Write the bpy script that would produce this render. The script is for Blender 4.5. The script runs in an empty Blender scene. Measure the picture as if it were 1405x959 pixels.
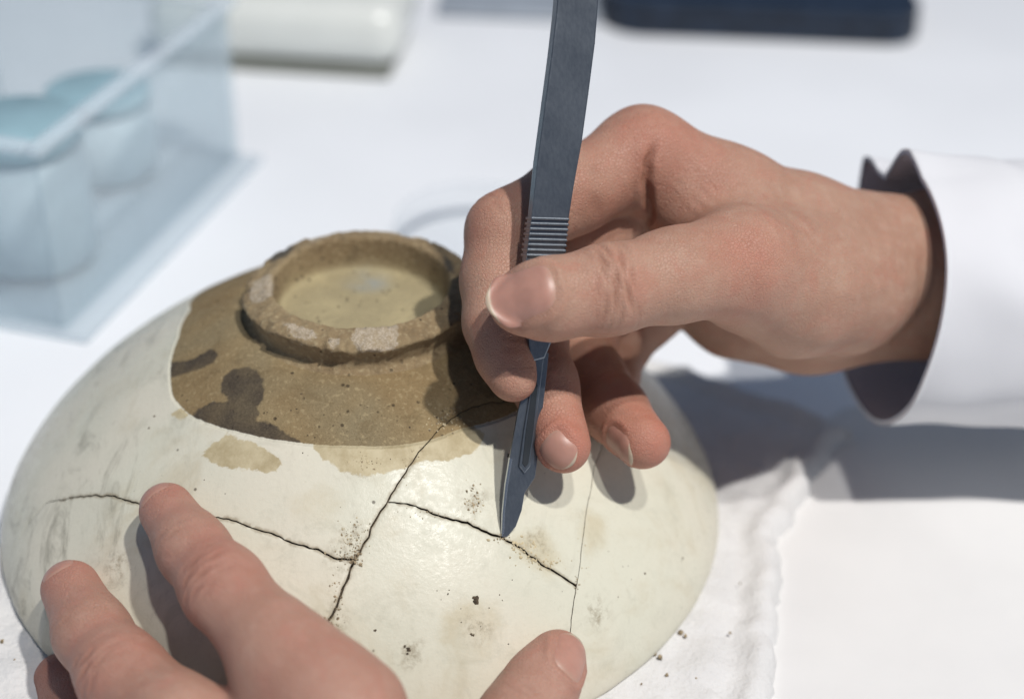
import bpy, bmesh, math, random
import numpy as np
from mathutils import Vector, Matrix, noise as mnoise
from mathutils.geometry import delaunay_2d_cdt

random.seed(7)
rng = np.random.default_rng(7)
sc = bpy.context.scene
COL = sc.collection
MM = 0.001                                   # everything below is laid out in millimetres

# ------------------------------------------------------------------ camera
F, CX, CY = 2000.0, 702.5, 479.5             # focal length and centre in photo pixels
CAM = np.array([38.9, -320.0, 250.6])        # origin = centre of the bowl's rim
TH, ROLL = math.radians(32.63), math.radians(2.0)
FW = np.array([0, math.cos(TH), -math.sin(TH)])
_rt = np.array([1.0, 0, 0]); _up = np.cross(_rt, FW)
RT = _rt * math.cos(ROLL) + _up * math.sin(ROLL)
UP = -_rt * math.sin(ROLL) + _up * math.cos(ROLL)
cam_d = bpy.data.cameras.new('camera'); cam = bpy.data.objects.new('camera', cam_d); COL.objects.link(cam)
cam.matrix_world = Matrix([[RT[i], UP[i], -FW[i], CAM[i] * MM] for i in range(3)] + [[0, 0, 0, 1]])
cam_d.sensor_width = 36; cam_d.lens = F / 1405 * 36
cam_d.clip_start = 0.02; cam_d.clip_end = 20
cam_d.dof.use_dof = True; cam_d.dof.focus_distance = 0.335
cam_d.dof.aperture_fstop = 5.7
sc.camera = cam

# ------------------------------------------------------------------ light
w = bpy.data.worlds.new('World'); sc.world = w; w.use_nodes = True
bg = w.node_tree.nodes['Background']
bg.inputs[0].default_value = (0.45, 0.64, 1.0, 1); bg.inputs[1].default_value = 0.185

def lamp(name, pos, target, power, size, color):
    d = bpy.data.lights.new(name, 'AREA'); d.shape = 'DISK'; d.size = size; d.energy = power; d.color = color
    o = bpy.data.objects.new(name, d); COL.objects.link(o)
    o.location = Vector(pos); v = Vector(target) - Vector(pos)
    o.rotation_euler = v.to_track_quat('-Z', 'Y').to_euler()
    return o
lamp('desk_lamp_light', (0.74, -0.58, 1.80), (0.04, 0.0, 0.0), 30, 0.06, (1.0, 0.965, 0.925))
lamp('second_lamp_light', (0.38, -0.58, 1.85), (0.04, 0.0, 0.0), 13.5, 0.07, (1.0, 0.97, 0.94))

vs = sc.view_settings
vs.view_transform = 'Standard'; vs.look = 'None'; vs.gamma = 1.0; vs.exposure = 0.0; vs.use_curve_mapping = False

# ------------------------------------------------------------------ pixel helpers (a pixel is only a direction)
def ray(px, py): return RT * (px - CX) / F + UP * (CY - py) / F + FW
def P(px, py, d): return CAM + ray(px, py) * d
def on_z(px, py, z):
    r = ray(px, py); return CAM + r * ((z - CAM[2]) / r[2])
def project(p):
    q = np.asarray(p, float) - CAM; z = q @ FW
    return np.stack([CX + F * (q @ RT) / z, CY - F * (q @ UP) / z, z], -1)

# ------------------------------------------------------------------ mesh / object helpers
def mesh(name, verts, faces, smooth=True):
    me = bpy.data.meshes.new(name)
    me.from_pydata((np.asarray(verts, float) * MM).tolist(), [], [list(map(int, f)) for f in faces])
    me.update()
    if smooth: me.polygons.foreach_set('use_smooth', [True] * len(me.polygons))
    return me
def obj(name, me, mat=None, parent=None):
    o = bpy.data.objects.new(name, me); COL.objects.link(o)
    if mat is not None: me.materials.append(mat)
    if parent is not None: o.parent = parent
    return o
def thing(name, label, cat, group=None, loc=(0, 0, 0)):
    o = bpy.data.objects.new(name, None); COL.objects.link(o); o.empty_display_size = 0.01
    tag(o, label, cat, group); return o
def tag(o, label, cat, group=None):
    o['label'] = label; o['category'] = cat
    if group: o['group'] = group
    return o
def attr(me, name, vals):
    a = me.attributes.new(name, 'FLOAT', 'POINT'); a.data.foreach_set('value', np.asarray(vals, np.float32))
def lathe(profile, n, cx=0, cy=0, close_ends=(False, False)):
    V, Fc = [], []
    m = len(profile)
    for j in range(n):
        a = 2 * math.pi * j / n
        for r, z in profile: V.append((cx + r * math.cos(a), cy + r * math.sin(a), z))
    for j in range(n):
        k = (j + 1) % n
        for i in range(m - 1): Fc.append((j * m + i, k * m + i, k * m + i + 1, j * m + i + 1))
    return np.array(V), Fc
def prism(outline, depth, bevel=0.0):
    """outline: list of 3D points of the front face (planar), depth: 3D offset to the back face"""
    n = len(outline); V = [tuple(p) for p in outline] + [tuple(np.asarray(p) + depth) for p in outline]
    Fc = [list(range(n)), list(range(2 * n - 1, n - 1, -1))] + [[i, i + n, (i + 1) % n + n, (i + 1) % n] for i in range(n)]
    bm = bmesh.new(); vv = [bm.verts.new(v) for v in V]
    for f in Fc: bm.faces.new([vv[i] for i in f])
    bmesh.ops.recalc_face_normals(bm, faces=bm.faces)
    if bevel: bmesh.ops.bevel(bm, geom=list(bm.edges), offset=bevel, segments=2, affect='EDGES', profile=0.6)
    for v in bm.verts: v.co *= MM
    me = bpy.data.meshes.new('prism'); bm.to_mesh(me); bm.free(); return me
def fbm(p, scale, octv=3, seed=0.0):
    out = np.zeros(len(p)); amp = 1.0
    for o in range(octv):
        f = scale * 2 ** o
        out += amp * np.array([mnoise.noise(Vector((q[0] * f + seed, q[1] * f + 3.1 * seed, q[2] * f))) for q in p]); amp *= 0.5
    return out
def resample(pts, step):
    pts = np.asarray(pts, float); seg = np.linalg.norm(np.diff(pts, axis=0), axis=1); s = np.concatenate([[0], np.cumsum(seg)])
    n = max(2, int(round(s[-1] / step)) + 1); t = np.linspace(0, s[-1], n)
    return np.stack([np.interp(t, s, pts[:, i]) for i in range(pts.shape[1])], 1)
def smooth_curve(pts, step):
    """Catmull-Rom through the points, then resampled"""
    pts = np.asarray(pts, float); ext = np.vstack([2 * pts[0] - pts[1], pts, 2 * pts[-1] - pts[-2]]); out = []
    for i in range(1, len(ext) - 2):
        p0, p1, p2, p3 = ext[i - 1:i + 3]
        for t in np.linspace(0, 1, 12, endpoint=False):
            out.append(0.5 * (2 * p1 + (p2 - p0) * t + (2 * p0 - 5 * p1 + 4 * p2 - p3) * t * t + (3 * p1 - p0 - 3 * p2 + p3) * t ** 3))
    out.append(pts[-1]); return resample(np.array(out), step)
def seg_dist(p, poly):
    """distance of 2D points to an open polyline, with index of the nearest segment"""
    best = np.full(len(p), 1e9); idx = np.zeros(len(p), int); 
    for i in range(len(poly) - 1):
        a, b = poly[i], poly[i + 1]; ab = b - a
        t = np.clip(((p - a) @ ab) / max(ab @ ab, 1e-9), 0, 1)
        d = np.hypot(*(p - (a + t[:, None] * ab)).T)
        m = d < best; best[m] = d[m]; idx[m] = i
    return best, idx
def poly_sd(p, poly):
    """signed distance (inside positive) of 2D points to a closed polygon"""
    poly = np.asarray(poly); d, _ = seg_dist(p, np.vstack([poly, poly[:1]]))
    ins = np.zeros(len(p), bool); n = len(poly)
    for i in range(n):
        a, b = poly[i], poly[(i + 1) % n]
        if abs(b[1] - a[1]) < 1e-12: continue
        c = ((a[1] > p[:, 1]) != (b[1] > p[:, 1])) & (p[:, 0] < (b[0] - a[0]) * (p[:, 1] - a[1]) / (b[1] - a[1]) + a[0])
        ins ^= c
    return np.where(ins, d, -d)

# ------------------------------------------------------------------ node helpers
class NT:
    def __init__(self, name):
        self.m = bpy.data.materials.new(name); self.m.use_nodes = True
        self.t = self.m.node_tree; self.n = self.t.nodes; self.b = self.n['Principled BSDF']
        self.out = self.n['Material Output']
    def add(self, typ, **kw):
        x = self.n.new(typ)
        for k, v in kw.items(): setattr(x, k, v)
        return x
    def link(self, a, b): self.t.links.new(a, b)
    def set(self, sock, v):
        if hasattr(v, 'is_linked') or isinstance(v, bpy.types.NodeSocket): self.link(v, sock)
        else: sock.default_value = v
    def coord(self): 
        if not hasattr(self, '_c'): self._c = self.add('ShaderNodeTexCoord')
        return self._c.outputs['Object']
    def noise(self, scale, detail=3, rough=0.5, dist=0.0, vec=None, color=False):
        x = self.add('ShaderNodeTexNoise'); x.inputs['Scale'].default_value = scale; x.inputs['Detail'].default_value = detail
        x.inputs['Roughness'].default_value = rough; x.inputs['Distortion'].default_value = dist
        self.link(vec if vec is not None else self.coord(), x.inputs['Vector']); return x.outputs['Color' if color else 'Fac']
    def vor(self, scale, feature='F1', vec=None, out='Distance', rnd=1.0):
        x = self.add('ShaderNodeTexVoronoi', feature=feature); x.inputs['Scale'].default_value = scale; x.inputs['Randomness'].default_value = rnd
        self.link(vec if vec is not None else self.coord(), x.inputs['Vector']); return x.outputs[out]
    def ramp(self, fac, a, b, lo=0.0, hi=1.0):
        x = self.add('ShaderNodeMapRange', interpolation_type='SMOOTHSTEP'); self.set(x.inputs[0], fac)
        self.set(x.inputs[1], a); self.set(x.inputs[2], b); self.set(x.inputs[3], lo); self.set(x.inputs[4], hi); return x.outputs[0]
    def math(self, op, a, b=0.0, clamp=False):
        x = self.add('ShaderNodeMath', operation=op, use_clamp=clamp); self.set(x.inputs[0], a); self.set(x.inputs[1], b); return x.outputs[0]
    def mix(self, fac, a, b, mode='MIX'):
        x = self.add('ShaderNodeMix', data_type='RGBA', blend_type=mode); self.set(x.inputs[0], fac)
        for s, v in ((x.inputs[6], a), (x.inputs[7], b)):
            if isinstance(v, tuple): s.default_value = (*v[:3], 1)
            else: self.link(v, s)
        return x.outputs[2]
    def attr(self, name):
        x = self.add('ShaderNodeAttribute', attribute_name=name); return x.outputs['Fac']
    def bump(self, h, strength=0.3, dist=0.001, normal=None):
        x = self.add('ShaderNodeBump'); x.inputs['Strength'].default_value = strength; x.inputs['Distance'].default_value = dist
        self.link(h, x.inputs['Height'])
        if normal is not None: self.link(normal, x.inputs['Normal'])
        return x.outputs[0]
    def base(self, v):
        if isinstance(v, tuple): self.b.inputs['Base Color'].default_value = (*v[:3], 1)
        else: self.link(v, self.b.inputs['Base Color'])
    def p(self, **kw):
        for k, v in kw.items(): self.set(self.b.inputs[k.replace('_', ' ')], v)

def simple(name, color, rough=0.5, metallic=0.0, var=0.06, scale=60, bump=0.0, bscale=400):
    t = NT(name); n = t.noise(scale, 4)
    dark = tuple(c * (1 - var) for c in color); lite = tuple(min(1, c * (1 + var)) for c in color)
    t.base(t.mix(t.ramp(n, 0.3, 0.7), dark, lite)); t.p(Roughness=t.ramp(n, 0.3, 0.7, rough * 0.85, min(1, rough * 1.15)), Metallic=metallic)
    if bump: t.link(t.bump(t.noise(bscale, 3), bump, 0.0005), t.b.inputs['Normal'])
    return t.m

# ================================================================== MATERIALS
def mat_glaze():
    t = NT('glazed_stoneware')
    c = t.coord()
    jit = t.math('MULTIPLY', t.math('SUBTRACT', t.noise(700, 4, 0.6), 0.5), 1.3)
    big = t.noise(22, 3, 0.55); mid = t.noise(75, 4, 0.6); fine = t.noise(900, 3, 0.6)
    glaze = t.mix(t.ramp(big, 0.35, 0.65), (0.690, 0.650, 0.535), (0.640, 0.628, 0.515))
    glaze = t.mix(t.math('MULTIPLY', t.ramp(t.noise(38, 5, 0.65, 0.6), 0.52, 0.72), 0.40), glaze, (0.47, 0.40, 0.26))
    glaze = t.mix(t.math('MULTIPLY', t.ramp(t.noise(95, 6, 0.72, 0.9), 0.50, 0.70), 0.30), glaze, (0.43, 0.42, 0.33))       # yellow stains
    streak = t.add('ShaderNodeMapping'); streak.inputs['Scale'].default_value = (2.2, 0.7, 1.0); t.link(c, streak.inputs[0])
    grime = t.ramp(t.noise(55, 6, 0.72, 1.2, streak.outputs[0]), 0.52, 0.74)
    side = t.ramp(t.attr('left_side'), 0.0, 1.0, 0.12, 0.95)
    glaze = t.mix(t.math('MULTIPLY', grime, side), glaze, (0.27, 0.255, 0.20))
    glaze = t.mix(t.math('MULTIPLY', t.ramp(fine, 0.55, 0.8), 0.16), glaze, (0.42, 0.38, 0.27))
    sp = t.vor(150, rnd=1.0); spk = t.math('MULTIPLY', t.ramp(sp, 0.09, 0.05), t.ramp(t.noise(40, 2), 0.58, 0.62))
    glaze = t.mix(t.math('MULTIPLY', spk, 0.8), glaze, (0.10, 0.085, 0.06))
    glaze = t.mix(t.math('MULTIPLY', t.ramp(t.math('ADD', t.attr('stain_sd'), t.math('MULTIPLY', jit, 3.0)), -2.5, 2.5), t.ramp(mid, 0.3, 0.6, 0.12, 0.42)), glaze, (0.46, 0.37, 0.20))
    dsp = t.math('MULTIPLY', t.ramp(t.attr('dirt_d'), 6.5, 0.5), t.ramp(t.noise(330, 6, 0.78), 0.44, 0.66))
    glaze = t.mix(t.math('MULTIPLY', dsp, 0.75), glaze, (0.25, 0.205, 0.13))
    # thin glaze fringe
    tanm = t.ramp(t.math('ADD', t.attr('tan_sd'), t.math('ADD', t.math('MULTIPLY', jit, 1.6), t.math('MULTIPLY', t.math('SUBTRACT', t.noise(210, 3), 0.5), 3.0))), -0.2, 0.35)
    tn = t.noise(160, 5, 0.7); tan = t.mix(t.ramp(tn, 0.35, 0.7), (0.52, 0.44, 0.27), (0.36, 0.28, 0.14))
    glaze = t.mix(t.math('MULTIPLY', tanm, 0.85), glaze, tan)
    # bare stoneware
    brm = t.ramp(t.math('ADD', t.attr('brown_sd'), t.math('MULTIPLY', jit, 0.5)), -0.16, 0.16)
    br = t.mix(t.ramp(mid, 0.3, 0.7), (0.310, 0.230, 0.120), (0.240, 0.168, 0.084))
    br = t.mix(t.ramp(t.noise(30, 3), 0.4, 0.65), br, (0.255, 0.205, 0.120))
    br = t.mix(t.math('MULTIPLY', t.ramp(fine, 0.52, 0.72), 0.6), br, (0.44, 0.35, 0.20))
    br = t.mix(t.math('MULTIPLY', t.ramp(t.noise(2200, 4, 0.75), 0.50, 0.68), 0.5), br, (0.12, 0.085, 0.042))
    br = t.mix(t.math('MULTIPLY', t.ramp(t.noise(110, 5, 0.7, 0.8), 0.5, 0.7), 0.5), br, (0.15, 0.105, 0.052))
    pits = t.ramp(t.vor(420), 0.24, 0.13); pits = t.math('MULTIPLY', pits, t.ramp(t.noise(200, 2), 0.5, 0.6))
    br = t.mix(t.math('MULTIPLY', pits, 0.8), br, (0.05, 0.035, 0.022))
    dk = t.math('MULTIPLY', t.ramp(t.math('ADD', t.attr('dark_sd'), t.math('ADD', t.math('MULTIPLY', jit, 1.1), t.math('MULTIPLY', t.math('SUBTRACT', t.noise(260, 3), 0.5), 2.2))), -0.35, 0.35), t.ramp(t.noise(130, 4), 0.3, 0.6, 0.72, 0.97))
    br = t.mix(dk, br, t.mix(t.ramp(t.noise(1900, 4, 0.75), 0.4, 0.72), (0.060, 0.048, 0.036), (0.115, 0.092, 0.066)))
    # hairline
    hl = t.ramp(t.math('ADD', t.attr('hair_d'), t.math('MULTIPLY', jit, 0.12)), 0.22, 0.06)
    glaze = t.mix(t.math('MULTIPLY', hl, 0.45), glaze, (0.22, 0.19, 0.13))
    # dirt rubbed in beside the joints
    dirt = t.math('MULTIPLY', t.ramp(t.math('ADD', t.attr('crack_d'), t.math('MULTIPLY', jit, 1.2)), 1.0, 0.1), 0.55)
    glaze = t.mix(dirt, glaze, (0.22, 0.165, 0.09))
    t.base(t.mix(brm, glaze, br))
    rg = t.ramp(t.noise(420, 4, 0.7), 0.35, 0.65, 0.24, 0.44)
    t.p(Roughness=t.mix(brm, t.mix(tanm, rg, (0.5, 0.5, 0.5)), (0.86, 0.86, 0.86)))
    t.p(**{'Specular_IOR_Level': 0.18})
    b1 = t.bump(t.noise(800, 4, 0.65), 0.14, 0.0007)
    hgt = t.math('MULTIPLY', t.math('SUBTRACT', t.noise(850, 5, 0.75), t.math('MULTIPLY', pits, 0.8)), brm)
    lipm = t.ramp(t.math('ADD', t.attr('brown_sd'), t.math('MULTIPLY', jit, 0.5)), 0.15, -0.9)
    t.link(t.bump(lipm, 0.9, 0.0007, t.bump(hgt, 0.55, 0.0009, b1)), t.b.inputs['Normal'])
    return t.m
def mat_foot():
    t = NT('bare_stoneware_foot')
    mid = t.noise(75, 4, 0.6); fine = t.noise(900, 3, 0.6)
    br = t.mix(t.ramp(mid, 0.3, 0.7), (0.320, 0.240, 0.132), (0.245, 0.172, 0.090))
    br = t.mix(t.math('MULTIPLY', t.ramp(fine, 0.48, 0.72), 0.65), br, (0.46, 0.37, 0.22))
    br = t.mix(t.math('MULTIPLY', t.ramp(t.noise(120, 5, 0.72, 0.8), 0.48, 0.68), 0.6), br, (0.15, 0.105, 0.055))
    fl = t.attr('floor')
    flc = t.mix(t.ramp(t.noise(60, 4, 0.6), 0.35, 0.65), (0.47, 0.395, 0.225), (0.37, 0.31, 0.18))
    flc = t.mix(t.math('MULTIPLY', t.ramp(t.attr('blue_d'), 9.0, 1.0), t.ramp(t.noise(140, 4), 0.35, 0.6, 0.25, 0.8)), flc, (0.32, 0.34, 0.32))
    br = t.mix(fl, br, flc)
    pits = t.math('MULTIPLY', t.ramp(t.vor(420), 0.22, 0.12), t.ramp(t.noise(200, 2), 0.5, 0.6))
    br = t.mix(t.math('MULTIPLY', pits, 0.8), br, (0.05, 0.035, 0.022))
    jit = t.math('MULTIPLY', t.math('SUBTRACT', t.noise(500, 4, 0.7), 0.5), 3.0)
    pm = t.math('MULTIPLY', t.ramp(t.math('ADD', t.attr('paste_sd'), t.math('MULTIPLY', jit, 1.3)), -0.2, 0.5), t.ramp(t.noise(420, 4, 0.7), 0.30, 0.55, 0.35, 0.95))
    br = t.mix(pm, br, t.mix(t.ramp(t.noise(2300, 4, 0.75), 0.40, 0.66), (0.36, 0.29, 0.20), (0.60, 0.52, 0.41)))
    jd = t.ramp(t.math('ADD', t.attr('dark_patch_sd'), jit), -0.6, 0.8)
    br = t.mix(t.math('MULTIPLY', jd, 0.85), br, (0.06, 0.058, 0.05))  # darker patches on the foot ring
    t.base(br); t.p(Roughness=0.85)
    t.link(t.bump(t.math('SUBTRACT', t.noise(700, 5, 0.75), t.math('MULTIPLY', pits, 0.8)), 0.7, 0.0010), t.b.inputs['Normal'])
    return t.m
def mat_skin(name, base, red, pale):
    t = NT(name)
    n1 = t.noise(70, 4, 0.6); n2 = t.noise(330, 4, 0.6)
    c = t.mix(t.ramp(n1, 0.3, 0.7), base, tuple(x * y for x, y in zip(base, (0.90, 0.84, 0.82))))
    c = t.mix(t.math('MULTIPLY', t.ramp(n2, 0.45, 0.7), 0.30), c, pale)
    c = t.mix(t.math('MULTIPLY', t.ramp(t.noise(150, 4, 0.65, 0.5), 0.44, 0.70), 0.28), c, red)
    c = t.mix(t.math('MULTIPLY', t.attr('red'), t.ramp(n1, 0.2, 0.8, 0.55, 1.0)), c, red)
    c = t.mix(t.math('MULTIPLY', t.attr('palm_tone'), 0.8), c, tuple(a * 0.5 + b * 0.5 for a, b in zip(red, pale)))
    c = t.mix(t.math('MULTIPLY', t.attr('crease'), 0.45), c, tuple(x * y for x, y in zip(base, (0.55, 0.36, 0.30))))
    t.base(c)
    t.p(Roughness=t.ramp(n2, 0.3, 0.7, 0.46, 0.64))
    t.b.inputs['Subsurface Weight'].default_value = 0.16
    t.b.inputs['Subsurface Radius'].default_value = (1.0, 0.32, 0.16)
    t.b.inputs['Subsurface Scale'].default_value = 0.004
    v = t.vor(1250, 'DISTANCE_TO_EDGE'); wr = t.ramp(v, 0.0, 0.12)
    h = t.math('ADD', t.math('MULTIPLY', wr, 0.6), t.noise(1900, 3, 0.6))
    t.link(t.bump(h, 0.50, 0.0004, t.bump(t.noise(260, 4, 0.6), 0.16, 0.0010)), t.b.inputs['Normal'])
    return t.m
def mat_nail(name, bed, tip):
    t = NT(name)
    c = t.mix(t.ramp(t.noise(300, 3), 0.3, 0.7), bed, tuple(min(1, x * 1.12) for x in bed))
    c = t.mix(t.ramp(t.attr('v'), 0.22, 0.06), c, tuple(0.75 * x + 0.25 * y for x, y in zip(bed, tip)))
    c = t.mix(t.ramp(t.attr('v'), 0.91, 0.95), c, tip)
    t.base(c); t.p(Roughness=0.42)
    t.b.inputs['Subsurface Weight'].default_value = 0.1; t.b.inputs['Subsurface Scale'].default_value = 0.002
    t.link(t.bump(t.noise(500, 3), 0.10, 0.0005), t.b.inputs['Normal'])
    return t.m
def mat_steel():
    t = NT('brushed_steel')
    m = t.add('ShaderNodeMapping'); m.inputs['Scale'].default_value = (1.0, 1.0, 0.06); t.link(t.coord(), m.inputs[0])
    n = t.noise(1500, 3, 0.6, 0, m.outputs[0]); g = t.noise(120, 4)
    t.base(t.mix(t.ramp(n, 0.3, 0.7), (0.150, 0.170, 0.195), (0.185, 0.205, 0.228)))
    t.p(Metallic=0.8, Roughness=t.ramp(g, 0.3, 0.7, 0.30, 0.36))
    t.link(t.bump(n, 0.10, 0.0002), t.b.inputs['Normal']); return t.m
def mat_cloth(name, color, tr=0.0):
    t = NT(name)
    wv = t.add('ShaderNodeTexWave', wave_type='BANDS'); wv.inputs['Scale'].default_value = 900; t.link(t.coord(), wv.inputs[0])
    wv2 = t.add('ShaderNodeTexWave', wave_type='BANDS', bands_direction='Z'); wv2.inputs['Scale'].default_value = 900; t.link(t.coord(), wv2.inputs[0])
    n = t.noise(25, 3)
    t.base(t.mix(t.ramp(n, 0.3, 0.7), color, tuple(c * 0.94 for c in color))); t.p(Roughness=0.9)
    t.b.inputs['Sheen Weight'].default_value = 0.135
    h = t.math('ADD', t.math('ADD', wv.outputs['Fac'], wv2.outputs['Fac']), t.noise(300, 3))
    t.link(t.bump(h, 0.12, 0.0004), t.b.inputs['Normal']); return t.m
def mat_plastic_clear(name, tint, alpha, through=(0.90, 0.955, 0.97)):
    t = NT(name); t.base(tint); t.p(Roughness=0.22)
    tr = t.add('ShaderNodeBsdfTransparent'); tr.inputs[0].default_value = (*through, 1)
    mx = t.add('ShaderNodeMixShader')
    n = t.noise(12, 2); t.link(t.ramp(n, 0.3, 0.7, alpha * 0.8, alpha * 1.2), mx.inputs[0])
    t.link(tr.outputs[0], mx.inputs[1]); t.link(t.b.outputs[0], mx.inputs[2]); t.link(mx.outputs[0], t.out.inputs[0]); return t.m

M_table = simple('white_table_laminate', (0.84, 0.86, 0.885), 0.55, var=0.02, scale=8, bump=0.03)
M_sheet = simple('white_paper_sheet', (0.71, 0.705, 0.695), 0.85, var=0.02, scale=30, bump=0.08, bscale=700)
M_pad = simple('white_tissue', (0.67, 0.665, 0.655), 0.95, var=0.04, scale=90, bump=0.9, bscale=800)
M_glaze = mat_glaze(); M_foot = mat_foot()
M_soil = simple('dark_soil', (0.085, 0.062, 0.038), 0.95, var=0.5, scale=900, bump=0.5)
M_crumb = simple('dry_soil', (0.27, 0.21, 0.13), 0.95, var=0.6, scale=1500, bump=0.5)
M_paste = simple('pale_filler', (0.52, 0.44, 0.28), 0.9, var=0.2, scale=900, bump=0.5)
M_skinR = mat_skin('skin_right', (0.430, 0.258, 0.182), (0.45, 0.165, 0.112), (0.49, 0.330, 0.250))
M_skinL = mat_skin('skin_left', (0.440, 0.256, 0.188), (0.46, 0.178, 0.130), (0.51, 0.325, 0.252))
M_nail = mat_nail('fingernail', (0.41, 0.215, 0.165), (0.52, 0.42, 0.31))
M_steel = mat_steel()
M_coat = mat_cloth('white_cotton_coat', (0.70, 0.705, 0.73)); M_cuff_inside = mat_cloth('coat_cotton_shade_blue', (0.60, 0.63, 0.72))  # cuff inside: same white cloth, the blue of its shade put into the colour

# ================================================================== TABLE, SHEETS
TZ = -8.0
me = mesh('table', [(-2500, -1500, TZ), (2500, -1500, TZ), (2500, 4000, TZ), (-2500, 4000, TZ)], [(0, 1, 2, 3)], False)
o = obj('table', me, M_table); o['kind'] = 'structure'

def sheet_grid(outline, z_top, step, amp, scale, seed, edge_round, ragged=0.8, name='sheet'):
    ol = resample(np.vstack([outline, outline[:1]]), step * 0.8)[:-1]
    ol = ol + ragged * np.array([[mnoise.noise(Vector((q[0] * 0.25, q[1] * 0.25, seed + 9))), mnoise.noise(Vector((q[0] * 0.25, q[1] * 0.25, seed + 19)))] for q in ol]) \
            + 3 * ragged * np.array([[mnoise.noise(Vector((q[0] * 0.05, q[1] * 0.05, seed + 29))), mnoise.noise(Vector((q[0] * 0.05, q[1] * 0.05, seed + 39)))] for q in ol])
    lo, hi = ol.min(0), ol.max(0)
    gx, gy = np.meshgrid(np.arange(lo[0], hi[0], step), np.arange(lo[1], hi[1], step)); g = np.stack([gx.ravel(), gy.ravel()], 1)
    g += rng.uniform(-0.25, 0.25, g.shape) * step
    sd = poly_sd(g, ol); g = g[sd > step * 0.5]
    pts = np.vstack([ol, g]); n = len(ol)
    r = delaunay_2d_cdt([Vector(p) for p in pts], [(i, (i + 1) % n) for i in range(n)], [], 1, 1e-6)
    v2 = np.array([tuple(v) for v in r[0]]); fc = [list(f) for f in r[2]]
    sd = np.maximum(poly_sd(v2, ol), 0)
    p3 = np.column_stack([v2, np.zeros(len(v2))])
    h = amp * (1.7 * np.abs(fbm(p3, scale, 3, seed)) - 0.5) + 0.5 * amp * np.abs(fbm(p3, scale * 5, 3, seed + 4))
    t = np.clip(sd / edge_round, 0, 1); z = TZ + 0.3 + (z_top - TZ - 0.3) * np.sqrt(1 - (1 - t) ** 2) * 1.0 + h * t + (1.3 * np.exp(-((sd - 5.0) / 2.2) ** 2) - 1.1 * np.exp(-((sd - 10.5) / 2.8) ** 2)) * min(1.0, amp)
    V = np.column_stack([v2, z])
    area = 0
    for f in fc[:200]:
        a, b, c = v2[f[0]], v2[f[1]], v2[f[2]]; area += (b[0] - a[0]) * (c[1] - a[1]) - (b[1] - a[1]) * (c[0] - a[0])
    if area < 0: fc = [f[::-1] for f in fc]
    return mesh(name, V, fc)

# tissue pad under the bowl
pad_px = [(1182, 592), (1150, 622), (1096, 690), (1083, 745), (1076, 800), (1062, 870), (1052, 959), (1040, 1060), (900, 1180), (600, 1200), (200, 1200), (-120, 1120), (-170, 900), (-40, 770)]
pad = np.array([on_z(x, y, -4.5)[:2] for x, y in pad_px] + [(-75, 10), (-40, 70), (0, 88), (70, 84)])
me = sheet_grid(pad, -2.9, 1.5, 1.1, 0.06, 3.0, 3.2, 1.6, 'tissue_pad')
tag(obj('tissue_pad', me, M_pad), 'crumpled white tissue pad with ragged edge lying under the bowl', 'tissue')
# smooth sheet on the right
sh = np.array([on_z(x, y, TZ)[:2] for x, y in [(1030, 640), (1160, 560), (1420, 530), (1900, 560), (1900, 1300), (900, 1350), (960, 900)]])
me = sheet_grid(sh, TZ + 0.9, 4.0, 0.25, 0.02, 8.0, 0.5, 0.15, 'paper_sheet')
tag(obj('paper_sheet', me, M_sheet), 'smooth flat white paper sheet on the table beside the tissue pad', 'paper')

# ================================================================== BOWL
RIM = 97.36
def prof_z(r):
    x = np.clip((r - 23.78) / (RIM - 23.78), 0, 1)
    return -1.57 + 62.35 * (1 - x ** 1.10) ** (1 / 1.5) - 3.2 * np.exp(-np.clip(r - 28, 0, None) / 6.0)
_r = np.concatenate([np.linspace(26, RIM - 1, 120), RIM - np.geomspace(0.9, 0.002, 30), [RIM]])
_z = prof_z(_r)
_r = np.concatenate([_r, [RIM - .2, RIM - .9, RIM - 1.9, RIM - 3.4]]); _z = np.concatenate([_z, [-2.6, -3.5, -4.0, -4.1]])
_s = 26 + np.concatenate([[0], np.cumsum(np.hypot(np.diff(_r), np.diff(_z)))])
S_RIM = float(np.interp(RIM, _r[:151], _s[:151])); S_END = _s[-1]
def bowl_pt(q):
    """2D unrolled point -> 3D on the bowl, and outward normal"""
    s = np.hypot(q[:, 0], q[:, 1]); a = np.arctan2(q[:, 1], q[:, 0])
    r = np.interp(s, _s, _r); z = np.interp(s, _s, _z)
    e = 0.4; dr = np.interp(s + e, _s, _r) - np.interp(s - e, _s, _r); dz = np.interp(s + e, _s, _z) - np.interp(s - e, _s, _z)
    L = np.hypot(dr, dz) + 1e-9; nr, nz = -dz / L, dr / L
    return np.stack([r * np.cos(a), r * np.sin(a), z], 1), np.stack([nr * np.cos(a), nr * np.sin(a), nz], 1)
def bowl_hit(px, py):
    d = ray(px, py); t = np.linspace(230, 480, 5001); p = CAM + t[:, None] * d
    r = np.hypot(p[:, 0], p[:, 1]); zz = np.where(r < RIM, prof_z(np.clip(r, 23.8, RIM)), -99)
    m = p[:, 2] - zz; i = np.argmax(m < 0) if (m < 0).any() else np.argmin(np.where(r < RIM, m, 1e9)); return p[i]
def unroll(p):
    r = math.hypot(p[0], p[1]); s = np.interp(r, _r[:151], _s[:151]); a = math.atan2(p[1], p[0]); return np.array([s * math.cos(a), s * math.sin(a)])
def uv(px, py): return unroll(bowl_hit(px, py))
def uvs(pts): return np.array([uv(*p) for p in pts])

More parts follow.
